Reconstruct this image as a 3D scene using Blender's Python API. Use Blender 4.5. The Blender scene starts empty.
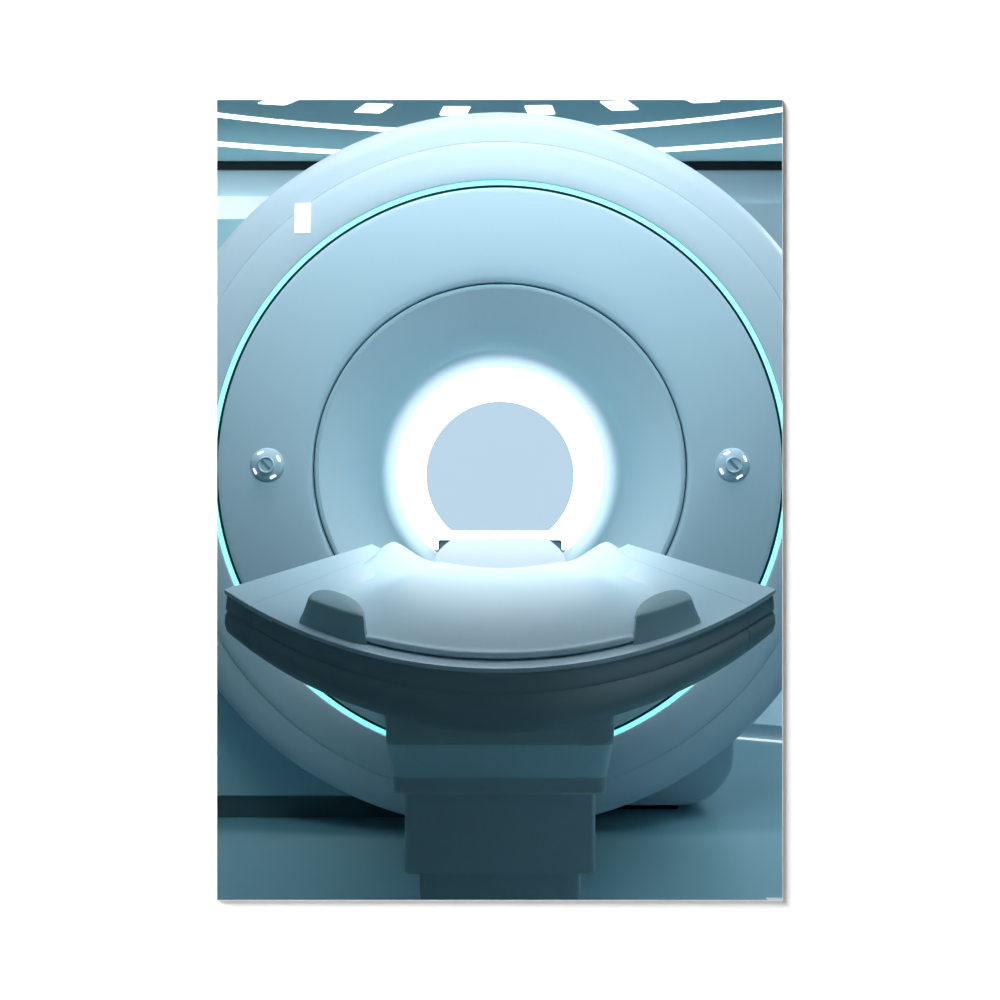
import bpy, bmesh, math
from mathutils import Vector

C = bpy.context.scene.collection
PI = math.pi
H = 1.2                      # eye height; z values below are written relative to it

# ------------------------------------------------------------------ materials
def lin(r, g, b):
    f = lambda c: (c/255/12.92) if c/255 <= .04045 else ((c/255+.055)/1.055)**2.4
    return (f(r), f(g), f(b), 1)

def mat(name, col, rough=.45, spec=.5, noise=0.0, scale=8.0, bump=0.0, coat=0.0):
    m = bpy.data.materials.new(name); m.use_nodes = True
    nt = m.node_tree; b = nt.nodes['Principled BSDF']
    b.inputs['Base Color'].default_value = col
    b.inputs['Roughness'].default_value = rough
    b.inputs['Specular IOR Level'].default_value = spec
    b.inputs['Coat Weight'].default_value = coat
    if noise or bump:
        tc = nt.nodes.new('ShaderNodeTexCoord'); n = nt.nodes.new('ShaderNodeTexNoise')
        n.inputs['Scale'].default_value = scale; n.inputs['Detail'].default_value = 3
        nt.links.new(tc.outputs['Object'], n.inputs['Vector'])
        if noise:
            r = nt.nodes.new('ShaderNodeMapRange')
            r.inputs['To Min'].default_value = rough-noise; r.inputs['To Max'].default_value = rough+noise
            nt.links.new(n.outputs['Fac'], r.inputs['Value']); nt.links.new(r.outputs['Result'], b.inputs['Roughness'])
        if bump:
            bp = nt.nodes.new('ShaderNodeBump'); bp.inputs['Strength'].default_value = bump
            bp.inputs['Distance'].default_value = .002
            nt.links.new(n.outputs['Fac'], bp.inputs['Height']); nt.links.new(bp.outputs['Normal'], b.inputs['Normal'])
    return m

def glow(name, col, strength, base=(.6, .6, .6, 1)):
    m = mat(name, base, .4)
    b = m.node_tree.nodes['Principled BSDF']
    b.inputs['Emission Color'].default_value = col
    b.inputs['Emission Strength'].default_value = strength
    return m

SHELL = (.61, .73, .83, 1)
M = dict(
    shell=mat('scanner_plastic', SHELL, .42, .4, .04, 5),
    face=mat('scanner_face_plastic', (.57, .73, .84, 1), .45, .4, .04, 5),
    flare=mat('scanner_flare_plastic', (.48, .655, .74, 1), .5, .35, .04, 5),
    table=mat('table_plastic', (.56, .75, .83, 1), .38, .45, .04, 6),
    apron=mat('table_hull_shade', (.24, .35, .39, 1), .5, .4, .04, 6),
    pad=mat('mattress_vinyl', (.70, .89, .97, 1), .5, .35, .05, 20),
    grip=mat('grip_rubber', (.32, .50, .56, 1), .6, .3, .05, 30),
    column=mat('pedestal_paint', (.48, .64, .70, 1), .35, .5, .05, 6),
    gasket=mat('dark_gasket', (.04, .11, .13, 1), .5, .3),
    bracket=mat('bracket_metal', (.20, .33, .39, 1), .4, .5),
    white=mat('white_plate', (.97, .98, 1, 1), .5, .2),
    cabinet=mat('cabinet_paint', (.42, .66, .76, 1), .45, .4, .04, 4),
    plinth=mat('plinth_dark', (.07, .13, .15, 1), .5, .3),
    floor=mat('floor_resin', (.24, .44, .51, 1), .26, .5, .03, 2.5),
    floorv=mat('viewing_side_floor', (.30, .30, .30, 1), .6, .3, .05, 3),
    slide=mat('bed_slide_vinyl', (.37, .47, .55, 1), .5, .3, .05, 20),
    step=mat('step_resin', (.50, .70, .78, 1), .35, .4),
    ceiling=mat('ceiling_paint', (.31, .54, .60, 1), .7, .2, .04, 4),
    wallb=mat('scan_room_wall', (.42, .56, .62, 1), .6, .3, .04, 4),
    panel=mat('wall_panel_paint', (.50, .64, .72, 1), .5, .3, .04, 4),
    panelw=mat('wall_panel_white', (.88, .94, .97, 1), .5, .3, .04, 4),
    black=mat('shadow_gap_black', (.006, .015, .02, 1), .6, .2),
    wallf=mat('white_wall_paint', (.93, .93, .93, 1), .8, .1, .05, 30),
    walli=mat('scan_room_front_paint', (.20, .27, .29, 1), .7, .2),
    plate=glow('white_plate_glow', (1, 1, 1, 1), .75),  # glow added so the blank plate comes out pure white
    cyan=glow('cyan_led', (.20, 1.0, .93, 1), 1.15),
    liner=glow('bore_light', (.98, .97, 1.0, 1), 2.7, (.2, .2, .2, 1)),
    endp=mat('bore_end_plastic', (.150, .210, .245, 1), .6, .2),
    led=glow('white_led', (.92, .98, 1.0, 1), 1.6),
    lamp=glow('ceiling_led', (.90, .98, 1.0, 1), 2.2),
    cove=glow('cove_led', (.92, .97, 1.0, 1), 6.5),
    foot=glow('foot_led', (.85, .97, 1.0, 1), .8),
    band=mat('pedestal_collar_lit', (.64, .88, .97, 1), .3, .5, .04, 6),  # light caught by the sloped band, put into a paler colour
)

# ------------------------------------------------------------------ mesh helpers
def link(name, verts, faces, m, parent=None, smooth=True, bevel=0, angle=35):
    off = Vector((0, 0, 0))
    if parent is not None:
        p = parent
        while p is not None:
            off += p.location; p = p.parent
    me = bpy.data.meshes.new(name)
    me.from_pydata([tuple(Vector(v)-off) for v in verts], [], faces)
    bm = bmesh.new(); bm.from_mesh(me)
    bmesh.ops.remove_doubles(bm, verts=bm.verts, dist=1e-5)
    bmesh.ops.recalc_face_normals(bm, faces=bm.faces)
    bm.to_mesh(me); bm.free()
    o = bpy.data.objects.new(name, me); C.objects.link(o)
    o.data.materials.append(m)
    if parent is not None: o.parent = parent
    if smooth:
        me.polygons.foreach_set('use_smooth', [True]*len(me.polygons))
        try: me.set_sharp_from_angle(angle=math.radians(angle))
        except Exception: pass
    if bevel:
        b = o.modifiers.new('edge', 'BEVEL'); b.width = bevel; b.segments = 3
        b.limit_method = 'ANGLE'; b.angle_limit = math.radians(30); b.harden_normals = False
    return o

def top(o, label, cat, group=None):
    o['label'] = label; o['category'] = cat
    if group: o['group'] = group
    return o

def empty(name, loc, label, cat, group=None):
    o = bpy.data.objects.new(name, None); C.objects.link(o); o.location = loc
    o.empty_display_size = .1
    return top(o, label, cat, group)

def structure(name, verts, faces, m, **k):
    o = link(name, verts, faces, m, **k); o['kind'] = 'structure'; return o

def box(x0, x1, y0, y1, z0, z1):
    v = [(x, y, z) for z in (z0, z1) for y in (y0, y1) for x in (x0, x1)]
    f = [(0, 1, 3, 2), (4, 5, 7, 6), (0, 1, 5, 4), (2, 3, 7, 6), (0, 2, 6, 4), (1, 3, 7, 5)]
    return v, f

def lathe(prof, cx, cz, n=192, closed=True):
    """revolve (radius, depth) profile about the y axis through (cx, cz)"""
    v, f = [], []
    k = len(prof)
    for i in range(n):
        a = 2*PI*i/n
        for r, d in prof:
            v.append((cx+r*math.cos(a), d, cz+r*math.sin(a)))
    for i in range(n):
        j = (i+1) % n
        for q in range(k if closed else k-1):
            q2 = (q+1) % k
            f.append((i*k+q, i*k+q2, j*k+q2, j*k+q))
    return v, f

def loft(rings, cap=True):
    v, f = [], []
    n = len(rings[0])
    for r in rings: v += r
    for a in range(len(rings)-1):
        for i in range(n):
            j = (i+1) % n
            f.append((a*n+i, a*n+j, (a+1)*n+j, (a+1)*n+i))
    if cap:
        f.append(tuple(range(n))); f.append(tuple((len(rings)-1)*n+i for i in range(n)))
    return v, f

def rrect(x0, x1, z0, z1, r, n=8, radii=None):
    """rounded rectangle outline (x,z); radii = (bl, br, tr, tl)"""
    rb = radii or (r, r, r, r)
    pts = []
    for (cx, cz, a0, rr) in ((x0, z0, PI, rb[0]), (x1, z0, 1.5*PI, rb[1]), (x1, z1, 0, rb[2]), (x0, z1, .5*PI, rb[3])):
        sx = 1 if cx == x0 else -1; sz = 1 if cz == z0 else -1
        for i in range(n+1):
            a = a0+.5*PI*i/n
            pts.append((cx+sx*rr+rr*math.cos(a), cz+sz*rr+rr*math.sin(a)))
    return pts

def smooth(a, b, x):
    t = max(0, min(1, (x-a)/(b-a))); return t*t*(3-2*t)

# ------------------------------------------------------------------ the room
WX, WB, CE = 3.6, 6.6, 2.4+H          # half width, back wall distance, ceiling height
WF0, WF1 = .90, 1.02                  # white wall with an opening, standing in for the poster's margin
structure('floor', *box(-WX-.1, WX+.1, WF0+.06, WB+.1, -.1, 0), M['floor'], smooth=False)
structure('floor', *box(-WX-.1, WX+.1, -2.2, WF0+.06, -.1, 0), M['floorv'], smooth=False)
structure('ceiling', *box(-WX-.1, WX+.1, WF0, WB+.1, CE, CE+.1), M['ceiling'], smooth=False)
structure('wall_left', *box(-WX-.1, -WX, WF0, WB, 0, CE), M['wallb'], smooth=False)
structure('wall_right', *box(WX, WX+.1, WF0, WB, 0, CE), M['wallb'], smooth=False)
structure('wall_back', *box(-WX, WX, WB, WB+.1, 0, CE), M['wallb'], smooth=False)

# front wall made up for the poster's white margin; its opening splays towards the scanner
FPX = 891.0
def op(y, grow=0):
    s = y/FPX
    return (-283*s-grow, 282.3*s+grow, H-414*s-grow, H+386.2*s+grow)
x0, x1, z0, z1 = op(WF0)
g = .16
verts, faces = [], []
def ring(x0, x1, z0, z1, y): return [(x0, y, z0), (x1, y, z0), (x1, y, z1), (x0, y, z1)]
outer0 = ring(-WX, WX, 0, CE, WF0); inner0 = ring(*op(WF0, .0002), WF0)
inner1 = ring(x0-g, x1+g, z0-g, z1+g, WF1); outer1 = ring(-WX, WX, 0, CE, WF1)
v, f = loft([outer0, inner0, inner1, outer1, outer0], cap=False)
o = structure('wall_front', v, f, M['wallf'], smooth=False)
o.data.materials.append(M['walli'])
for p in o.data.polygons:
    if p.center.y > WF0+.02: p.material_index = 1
# slim white edging added proud of the wall to cast a drop shadow
lipd = .0055
e0 = ring(*op(WF0-lipd), WF0-lipd); e1 = ring(*op(WF0-lipd, .0002), WF0-lipd)
e2 = ring(*op(WF0, .0004), WF0); e3 = ring(*op(WF0, 0), WF0)
v, f = loft([e0, e1, e2, e3, e0], cap=False)
structure('trim_1', v, f, M['wallf'], smooth=False)

# black shadow gap under the ceiling on the back wall
structure('trim_2', *box(-WX, WX, WB-.02, WB, CE-.062, CE-.001), M['black'], smooth=False)
# wall panels standing off the back wall, cove light behind their tops
structure('trim_3', *box(.1, WX, 6.40, 6.46, .0, H+2.03), M['panel'], smooth=False)
structure('trim_4', *box(-WX, -.1, 6.40, 6.46, .0, H+2.083), M['panelw'], smooth=False)
for xa, xb, zt, w in ((.12, WX-.05, 2.0, 'right'), (-WX+.05, -.12, 2.05, 'left')):
    o = link('cove_light', *box(xa, xb, 6.555, 6.585, H+zt-.05, H+zt-.02), M['cove'], smooth=False)
    top(o, 'white cove light washing the back wall above the %s wall panel' % w, 'light')

# low step behind the scanner at the right, white light line along its foot
def step_poly(z, dx=0, dy=0): return [(1.0+dx, 4.29+dy, z), (3.58, 3.44+dy, z), (3.58, 6.39, z), (1.0+dx, 6.39, z)]
structure('trim_5', *loft([step_poly(0), step_poly(.075)]), M['step'], smooth=False, bevel=.006)
e = Vector((2.58, -.85, 0)).normalized(); nrm = Vector((e.y, -e.x, 0))
a, b = Vector((1.0, 4.287, 0)), Vector((3.57, 3.44, 0))
rg = []
for p in (a, b):
    q = p+nrm*.016; p = p+nrm*.002
    rg.append([(p.x, p.y, .0005), (q.x, q.y, .0005), (q.x, q.y, .005), (p.x, p.y, .005)])
o = link('floor_light_strip', *loft(rg), M['foot'], smooth=False)
top(o, 'white light line along the foot of the low step right of the scanner', 'light')

# pale line inlaid in the floor
structure('trim_6', *box(.775, WX, 2.577, 2.597, -.001, .0006), M['white'], smooth=False)

# ------------------------------------------------------------------ ceiling lights
def arc_strip(name, R, w, cx, cy, ang, label):
    n = 96; v, f = [], []
    rg = []
    for i in range(n+1):
        a = -ang+2*ang*i/n
        s, c = math.sin(a), math.cos(a)
        rg.append([(cx+(R-w/2)*s, cy+(R-w/2)*c, CE-.0005), (cx+(R+w/2)*s, cy+(R+w/2)*c, CE-.0005),
                   (cx+(R+w/2)*s, cy+(R+w/2)*c, CE-.004), (cx+(R-w/2)*s, cy+(R-w/2)*c, CE-.004)])
    o = link(name, *loft(rg), M['lamp'], smooth=False)
    top(o, label, 'light', 'curved ceiling light lines')
arc_strip('ceiling_light_strip', 5.410, .066, -.13, .62, .62, 'curved white light line on the ceiling, the one nearer the square panels')
arc_strip('ceiling_light_strip', 7.785, .078, -.13, -1.32, .42, 'curved white light line on the ceiling, the one nearer the black gap')
pl = ['leftmost white ceiling panel, cut by the top edge', 'white ceiling light panel second from the left',
      'white ceiling panel just left of the scanner top', 'white ceiling panel just right of the scanner top',
      'white ceiling light panel second from the right', 'rightmost white ceiling panel, barely showing at the top edge']
PP = [(-1.352, 5.525), (-.802, 5.65), (-.288, 5.69), (.255, 5.675), (.752, 5.61), (1.215, 5.495)]
for i in range(6):
    c = Vector((PP[i][0], PP[i][1], CE))
    t = Vector((1, -.10*PP[i][0], 0)); r_ = Vector((.95*PP[i][0], 1, 0))       # each panel leans outwards along its ray
    root = empty('ceiling_light_panel', c, pl[i], 'light', 'square ceiling light panels')
    def pr(s, z, rr=.015):
        out = []
        for px, pz in rrect(-.088*s, .088*s, -.068*s, .068*s, rr, 4):
            p = c+t*px+r_*pz; out.append((p.x, p.y, CE-z))
        return out
    link('light_housing', *loft([pr(1.0, .0005), pr(1.0, .003), pr(.99, .004)]), M['white'], root)
    link('diffuser', *loft([pr(.985, .0042), pr(.985, .006)]), M['lamp'], root)

# ------------------------------------------------------------------ the scanner
ZC = H+.055
S = empty('mri_scanner', (0, 3.2, 0), 'big round pale blue MRI scanner with cyan light ring and glowing bore', 'scanner')
# outer shroud: rolled edge running back
link('outer_shroud', *lathe([(1.1107, 3.030), (1.1107, 3.0175), (1.112, 3.0165), (1.16, 3.0245), (1.20, 3.036), (1.227, 3.058), (1.240, 3.088),
     (1.243, 3.115), (1.243, 3.20), (1.15, 3.20), (1.11, 3.10)], 0, ZC), M['shell'], S)
link('front_bezel', *lathe([(.9753, 3.05), (.9753, 3.002), (.977, 2.9985), (.983, 2.9973), (1.03, 3.002), (1.08, 3.0095), (1.1085, 3.0145),
     (1.1098, 3.0155), (1.1098, 3.03), (1.1098, 3.06)], 0, ZC), M['shell'], S)
link('gasket', *lathe([(.9751, 3.0095), (.9615, 3.0095), (.960, 3.048), (.92, 3.048), (.92, 3.08), (.9751, 3.08)], 0, ZC), M['gasket'], S)
lr = link('light_ring', *lathe([(.9750, 3.009), (.9750, 3.003), (.9615, 3.006), (.9615, 3.009)], 0, ZC), M['cyan'], S)
lr['label'] = 'glowing cyan ring'
link('face_panel', *lathe([(.9525, 3.05), (.9525, 3.008), (.950, 3.0025), (.9445, 3.000), (.935, 2.999), (.80, 2.995), (.70, 2.995),
     (.652, 2.998), (.640, 3.001), (.6345, 3.006), (.633, 3.014), (.633, 3.05)], 0, ZC), M['face'], S)
link('inner_gasket', *lathe([(.634, 3.022), (.622, 3.022), (.622, 3.05), (.634, 3.05)], 0, ZC), M['gasket'], S)
# flare into the bore; rounded lip at the throat
RB, DT, DE = .383, 3.30, 4.62
prof = [(.629, 3.06), (.629, 3.018), (.6265, 3.0095), (.621, 3.006), (.612, 3.008)]
ra, rb = .050, .135                     # the lip is a long soft ellipse
rt, dt = RB+ra, DT-rb
for i in range(1, 16):
    t = i/16; prof.append((.612-(.612-rt)*t, 3.008+(dt-3.008)*(1-(1-t)**1.5)))
for i in range(0, 25):
    a = .5*PI*i/24
    prof.append((rt-ra*math.sin(a), DT-rb*math.cos(a)))
prof += [(RB, DT+.01), (RB+.03, DT+.01), (RB+.10, 3.30), (.55, 3.22)]
link('bore_flare', *lathe(prof, 0, ZC), M['flare'], S)
# lit bore liner with a flat floor, open towards the viewer
zf = H-.2312
n = 120
a0 = math.asin((ZC-zf)/RB)
outl = []
for i in range(n+1):
    a = -a0+(PI+2*a0)*i/n
    outl.append((RB*math.cos(a), ZC+RB*math.sin(a)))
rin = [[(x, d, z) for x, z in outl] for d in (DT+.005, DE)]
o2 = [(x*1.02, ZC+(z-ZC)*1.02) for x, z in outl]
rout = [[(x, d, z) for x, z in o2] for d in (DE, DT+.005)]
v, f = loft(rin+rout+[rin[0]], cap=False)
l = link('bore_liner', v, f, M['liner'], S); l['label'] = 'glowing white bore lining'
link('bore_end_panel', *loft([[(x, d, z) for x, z in o2] for d in (DE+.001, DE+.02)]), M['endp'], S)
# rear housing on the floor
def hr(x0, x1, z0, z1, rad, d): return [(x, d, z) for x, z in rrect(x0, x1, z0, z1, .1, 10, rad)]
link('rear_collar', *loft([hr(-.497, .66, H-1.03, H+.8, (.02, .2, .2, .02), 3.206)]+[hr(-.5, .734, H-1.12, H+.9, (.02, .26, .3, .02), d) for d in (3.205, 3.279)], cap=False), M['shell'], S, bevel=.004)
rings = [hr(-.5+k, .864-k, .0+k*.5, H+.95-k, (.02, .21, .3, .02), d) for d, k in ((3.29, .012), (3.283, .02), )]
rings = [hr(-.5, .864, .020, H+.95, (.02, .2, .3, .02), 4.68), hr(-.5, .864, .020, H+.95, (.02, .2, .3, .02), 3.295),
         hr(-.495, .858, .025, H+.944, (.02, .206, .3, .02), 3.284), hr(-.48, .842, .040, H+.928, (.02, .195, .29, .02), 3.280),
         hr(-.478, .70, .12, H+.80, (.02, .15, .2, .02), 3.2801)]
v, f = loft(rings, cap=False)
link('rear_housing', v, f, M['shell'], S)
link('shade_slab', *box(-.48, .66, 3.31, 4.62, .0005, .022), M['black'], S, smooth=False)  # black slab added to deepen the shade below the housing
# blank white plate on the bezel
px0, px1, pz0, pz1 = -206/297, -190/297, 253/297, 284/297
def pd(x, z): return 2.9970+(math.hypot(x, z-.055)-.98)*.135-.0045
pr_, pb_ = [], []
for i in range(7):
    z = pz0+(pz1-pz0)*i/6
    row = [px0+(px1-px0)*j/4 for j in range(5)]
    pr_.append([(x, pd(x, z), H+z) for x in row]+[(x, pd(x, z)+.008, H+z) for x in reversed(row)])
pv, pf = loft(pr_)
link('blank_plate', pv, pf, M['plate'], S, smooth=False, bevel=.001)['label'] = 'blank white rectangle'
# control knobs
for sx, rot in ((-1, 0), (1, 0)):
    kx, kz, kd = sx*.7815, H+.0705, 2.9955
    dome = [(.0, kd+.01), (.0, kd-.018), (.024, kd-.018), (.032, kd-.0165), (.042, kd-.0125), (.051, kd-.007), (.057, kd-.002), (.060, kd+.003), (.060, kd+.01)]
    k = link('control_knob', *lathe(dome, kx, kz, 48), M['face'], S)
    link('button', *lathe([(.0, kd-.016), (.0, kd-.020), (.021, kd-.0205), (.0225, kd-.0235), (.0255, kd-.0245), (.028, kd-.0225), (.0285, kd-.016)], kx, kz, 48), M['face'], k)
    # slanted bar across the button
    ca, sa = math.cos(-.80), math.sin(-.80)
    bb = [(-.0195, -.004), (.0195, -.004), (.0195, .004), (-.0195, .004)]
    rr = [[(kx+x*ca-z*sa, d, kz+x*sa+z*ca) for x, z in bb] for d in (kd-.019, kd-.0225)]
    link('slot_bar', *loft(rr), M['bracket'], k, smooth=False)
    for ang in (28, 118, 208, 298):
        aa = math.radians(ang); ux, uz = math.cos(aa), math.sin(aa); tx, tz = -uz, ux
        rc = .0455
        out = []
        for d in (kd-.006, kd-.0125):
            rg = []
            for px, pz in rrect(-.0108, .0108, -.0031, .0031, .003, 4):
                rg.append((kx+ux*(rc+pz)+tx*px, d+(pz)*.9, kz+uz*(rc+pz)+tz*px))
            out.append(rg)
        link('indicator_light', *loft(out), M['led'], k)['label'] = 'lit white dash'
# dark brackets either side of the bed at the mouth of the bore
for sx in (-1, 1):
    def bk(d): return [(sx*.168, d, H-.204), (sx*.222, d, H-.204), (sx*.222, d, H-.247), (sx*.214, d, H-.247)]
    br = link('bed_bracket', *loft([bk(3.255), bk(3.33)]), M['bracket'], S, smooth=False)
    def ck(d): return [(sx*.166, d, H-.2002), (sx*.2245, d, H-.2002), (sx*.2245, d, H-.2038), (sx*.166, d, H-.2038)]
    link('bracket_cap', *loft([ck(3.252), ck(3.33)]), M['gasket'], br, smooth=False)
    def ek(d): return [(sx*.2225, d, H-.204), (sx*.2255, d, H-.204), (sx*.2255, d, H-.247), (sx*.2225, d, H-.247)]
    link('bracket_edge', *loft([ek(3.252), ek(3.33)]), M['gasket'], br, smooth=False)

# ------------------------------------------------------------------ the patient table
T = empty('patient_table', (0, 2.1, 0), 'pale blue cradle shaped patient table on a pedestal in front of the round scanner', 'table')
def W(t): return .505+(.417-.505)*t
def dfront(u): return 1.63-.21*(1-u*u)
DB = 2.9
def ztop(u): return -.189-.102*(1-u*u)
# (inset, drop) layers of the hull below the rim
LAY = [(0, 0), (.001, .007), (.005, .012), (.004, .024), (.003, .036), (.006, .041), (.002, .047), (.001, .062), (.005, .078), (.016, .090),
       (.036, .104), (.070, .117), (.12, .125), (.20, .131)]
def P(u, t, k):
    ins, dr = LAY[k]
    w = 1-ins/.5*(.55 if ins > .03 else .8)
    df = dfront(u)+ins*1.0
    db = DB-ins*.5
    d = df+(db-df)*t
    return (u*W(t)*w, d, H+ztop(u)-dr*(1+.04*(1-u*u)))
def hull(u0, u1, nu, nt=24):
    K = len(LAY)-1
    v, f = [], []
    us = [u0+(u1-u0)*i/nu for i in range(nu+1)]; ts = [j/nt for j in range(nt+1)]
    def grid(fn, A, B):
        base = len(v)
        for a in A:
            for b in B: v.append(fn(a, b))
        nb = len(B)
        for i in range(len(A)-1):
            for j in range(nb-1):
                f.append((base+i*nb+j, base+i*nb+j+1, base+(i+1)*nb+j+1, base+(i+1)*nb+j))
    ks = list(range(K+1))
    grid(lambda u, t: P(u, t, 0), us, ts); grid(lambda u, t: P(u, t, K), us, ts)
    grid(lambda u, k: P(u, 0, k), us, ks); grid(lambda u, k: P(u, 1, k), us, ks)
    grid(lambda t, k: P(u0, t, k), ts, ks); grid(lambda t, k: P(u1, t, k), ts, ks)
    return v, f
def table_part(name, u0, u1, nu):
    o = link(name, *hull(u0, u1, nu), M['table'], T, angle=40)
    o.data.materials.append(M['apron'])      # shade under the table put into a darker hull colour
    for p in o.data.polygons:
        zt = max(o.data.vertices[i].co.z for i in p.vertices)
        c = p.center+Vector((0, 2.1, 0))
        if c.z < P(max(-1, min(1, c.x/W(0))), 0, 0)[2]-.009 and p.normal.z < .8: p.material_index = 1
    return o
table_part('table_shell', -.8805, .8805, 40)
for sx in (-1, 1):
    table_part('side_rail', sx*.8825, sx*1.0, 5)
# mattress in the cradle, bolstered at the head end, with a soft front lip
def th(u, t):
    a = abs(u)
    lat = 1-smooth(.30, .84, a)
    base = -.005+.0185*(1-smooth(.40, .66, a))+.007*smooth(.6, .9, t)
    sf = max(0, min(1, (t-.016)/.30))
    cush = .046*lat*(1-(1-sf)**3.2)*(1-.85*smooth(.30, .98, t))
    bump = .043*smooth(.46, .80, a)*smooth(.55, .95, t)
    return base+cush+bump
v, f = [], []
nu, nt = 64, 48
def mp(u, t, up):
    d0 = dfront(u)+.060; d1 = DB+.015
    e0 = 1-max(0, 1-t/.02)**2; e1 = 1-max(0, (t-.95)/.05)**2
    e = (math.sqrt(max(e1, 0)) if t > .95 else 1)
    if t < .004: e *= .72+.28*math.sqrt(max(0, 1-(1-t/.004)**2))
    eu = math.sqrt(max(0, 1-max(0, (abs(u)-.80)/.07)**2)) if abs(u) > .80 else 1
    z = H+ztop(u)+((.0045 if t < .0095 and abs(u) < .56 else -.009) if up < 1 else th(u, t)*e*eu+.001-.005*(1-eu))
    d = d0+(d1-d0)*t
    tt = (d-dfront(u))/(DB-dfront(u))
    return (u*W(min(tt, 1)), d, z)
us = [-.87+1.74*i/nu for i in range(nu+1)]
ts = [0, .0005, .001, .002, .004, .006, .009, .012]+[.012+(.95-.012)*(j/nt)**1.4 for j in range(1, nt+1)]+[.95+.05*math.sin(.5*PI*j/8) for j in range(1, 9)]
N = len(ts)
for up in (1, 0):
    base = len(v)
    for u in us:
        for t in ts: v.append(mp(u, t, up))
    for i in range(nu):
        for j in range(N-1):
            f.append((base+i*N+j, base+i*N+j+1, base+(i+1)*N+j+1, base+(i+1)*N+j))
B2 = (nu+1)*N
for i in range(nu):
    for j in (0, N-1): f.append((i*N+j, (i+1)*N+j, B2+(i+1)*N+j, B2+i*N+j))
for j in range(N-1):
    for i in (0, nu): f.append((i*N+j, i*N+j+1, B2+i*N+j+1, B2+i*N+j))
link('mattress', v, f, M['pad'], T, angle=50)
# bed slide that bridges from the cradle into the bore
rings = []
for j in range(13):
    t = j/12; d = 2.86+.49*t
    w = .218-.045*smooth(.3, 1, t)
    zc_ = -.275+.080*smooth(-.15, 1, t)
    rg = []
    for i in range(17):
        q = -1+i/8; rg.append((q*w, d, H+zc_+.012*abs(q)**3*(1-t)))
    for i in range(17):
        q = 1-i/8; rg.append((q*w*.97, d, H+zc_-.012+.012*abs(q)**3*(1-t)))
    rings.append(rg)
link('bed_slide', *loft(rings), M['slide'], T)
# grip blocks at the front corners: D shaped, flat side to the viewer
def tz(x, d):
    u = max(-1, min(1, x/.495)); return H+ztop(u)
for sx in (-1, 1):
    cx, d0 = sx*.284, 1.543
    def outline(s):
        pts = []
        wl, dep = .054*s, .165*s
        for i in range(9):
            q = -1+i/4; pts.append((q*wl*.95, -.006*(1-q*q)-(s-1)*.06))
        for i in range(1, 24):
            a = PI*i/24
            pts.append((wl*math.copysign(abs(math.cos(a))**.9, math.cos(a)), .008+dep*math.sin(a)-(s-1)*.06))
        return pts
    rings = []
    for s, h in ((1.14, -.004), (1.09, .004), (1.04, .02), (1.0, .040), (.985, .0445), (.955, .0465), (.85, .048), (.5, .051), (.15, .052)):
        rg = []
        for x, y in outline(s):
            x += sx*.012*(1-h/.05) if x*sx > 0 else 0      # foot flares on the outer side
            xx, yy = x+sx*.14*y, y+sx*.45*x
            u = max(-.98, min(.98, (cx+xx)/.495))
            rg.append((cx+xx, d0+yy, H+ztop(u)+h))
        rings.append(rg)
    link('grip_block', *loft(rings), M['grip'], T, angle=50)['label'] = 'dark grey grip block'
# pedestal
def stack(secs, r=.02):
    rings = []
    for hw, df, db, z in secs:
        rings.append([(x, y, H+z) for x, y in rrect(-hw, hw, df, db, r, 4)])
    return loft(rings)
link('pedestal_head', *stack([(.222, 1.645, 2.5, -.36), (.2145, 1.645, 2.5, -.43), (.2125, 1.645, 2.5, -.4775)], .02), M['column'], T, bevel=.003)
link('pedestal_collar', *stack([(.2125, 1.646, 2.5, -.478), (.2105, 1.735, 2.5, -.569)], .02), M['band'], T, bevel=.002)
link('pedestal_block', *stack([(.2105, 1.740, 2.5, -.5695), (.2105, 1.740, 2.5, -.600), (.209, 1.743, 2.5, -.604)], .02), M['column'], T, bevel=.003)
link('pedestal_column', *stack([(.1935, 1.80, 2.42, -.6035), (.1935, 1.80, 2.42, -.781), (.1915, 1.802, 2.42, -.785)], .012), M['column'], T, bevel=.003)
link('pedestal_base', *stack([(.169, 1.86, 2.36, -.7855), (.169, 1.86, 2.36, -1.199)], .012), M['column'], T, bevel=.003)

# ------------------------------------------------------------------ cabinet at the left
K = empty('equipment_cabinet', (-1.46, 3.55, 0), 'tall pale blue equipment cabinet behind the left side of the scanner', 'cabinet')
link('cabinet_body', *box(-2.4, -.51, 3.22, 3.95, .0785, H+.968), M['cabinet'], K, smooth=False, bevel=.006)
link('plinth', *box(-2.38, -.31, 3.226, 3.275, .0005, .078), M['plinth'], K, smooth=False)

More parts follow.
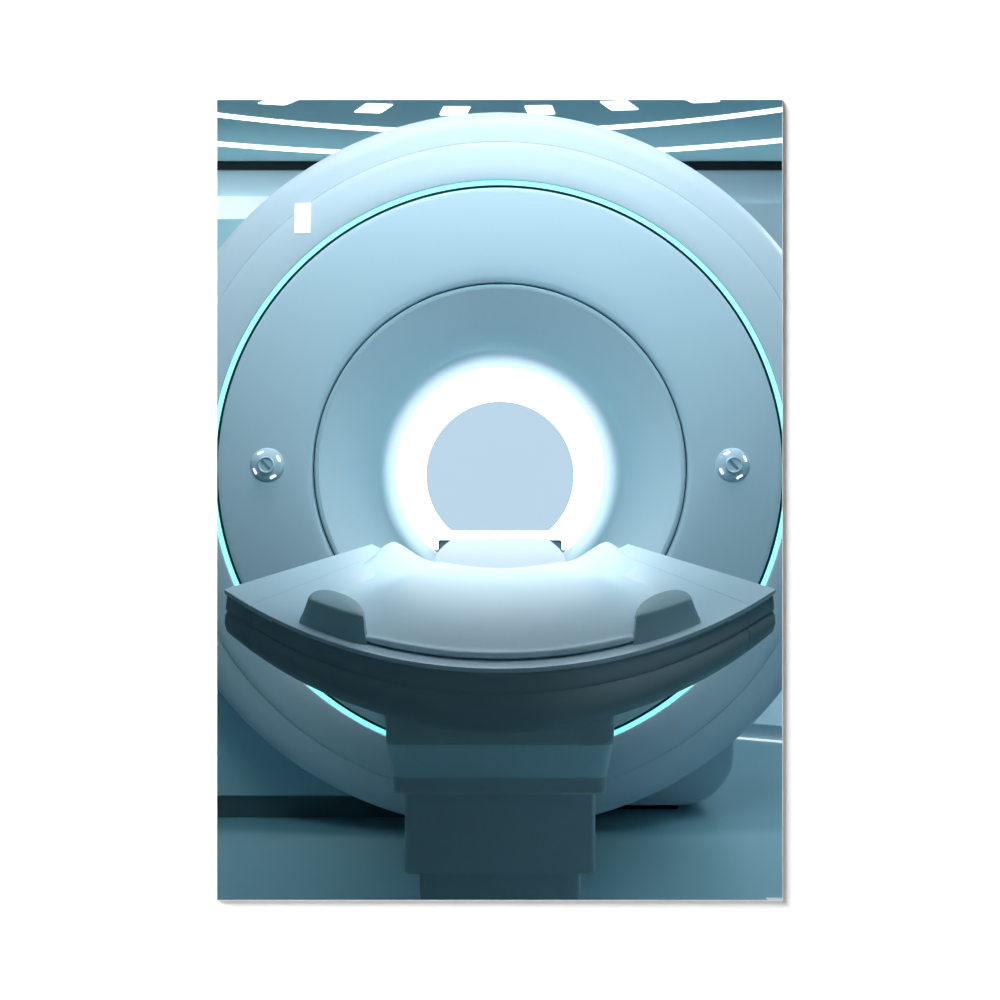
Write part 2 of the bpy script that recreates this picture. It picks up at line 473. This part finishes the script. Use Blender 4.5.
# ------------------------------------------------------------------ lights
def area(name, loc, target, sx, sy, power, col=(1, 1, 1), spread=180):
    l = bpy.data.lights.new(name, 'AREA'); l.shape = 'RECTANGLE'; l.size = sx; l.size_y = sy
    l.energy = power; l.color = col; l.spread = math.radians(spread)
    o = bpy.data.objects.new(name, l); C.objects.link(o); o.location = loc
    o.rotation_euler = (Vector(target)-Vector(loc)).to_track_quat('-Z', 'Y').to_euler()
    return o
COOL = (.86, .97, 1.0)
WARM, TEAL = (1.0, .91, .96), (.70, .97, 1.0)
area('unseen_ceiling_light', (0, 2.55, H+2.36), (0, 3.05, H), 2.8, .5, 15.5, WARM, 112)
area('unseen_ceiling_light', (0, 1.25, H+2.30), (0, 3.1, H+.45), 2.8, .35, 13.5, TEAL, 80)  # unseen fill added to light the scanner face, clear of the table front
area('unseen_ceiling_light', (0, 5.2, H+2.36), (0, 6.0, 0), 4.5, 1.0, 22, COOL)
area('unseen_ceiling_light', (-2.2, 5.3, H+2.34), (-2.0, 6.4, H+1.6), .8, .4, 6, COOL, 90)  # unseen lamp added to brighten the left wall panel
area('unseen_ceiling_light', (2.9, 4.1, H+2.36), (2.4, 4.0, 0), 1.0, 2.0, 65, COOL)
# unseen lamps added to whiten the wall from the upper left, weak fill from below right
area('added_wall_wash', (-3.2, -.75, H+3.2), (0, WF0, H), 3.2, 3.2, 950)
area('added_wall_wash', (2.4, .1, H-.9), (0, WF0, H), .5, 1.2, 8)

w = bpy.data.worlds.new('World'); bpy.context.scene.world = w; w.use_nodes = True
w.node_tree.nodes['Background'].inputs['Color'].default_value = (.6, .8, .9, 1)
w.node_tree.nodes['Background'].inputs['Strength'].default_value = .02

# ------------------------------------------------------------------ camera
cam = bpy.data.cameras.new('Camera'); cam.sensor_width = 36; cam.lens = FPX/1000*36
cam.shift_y = -.014; cam.clip_start = .02
co = bpy.data.objects.new('Camera', cam); C.objects.link(co)
co.location = (0, 0, H); co.rotation_euler = (PI/2, 0, 0)
sc = bpy.context.scene; sc.camera = co
sc.view_settings.view_transform = 'Standard'; sc.view_settings.look = 'None'
sc.view_settings.gamma = 1; sc.view_settings.exposure = .06; sc.view_settings.use_curve_mapping = False
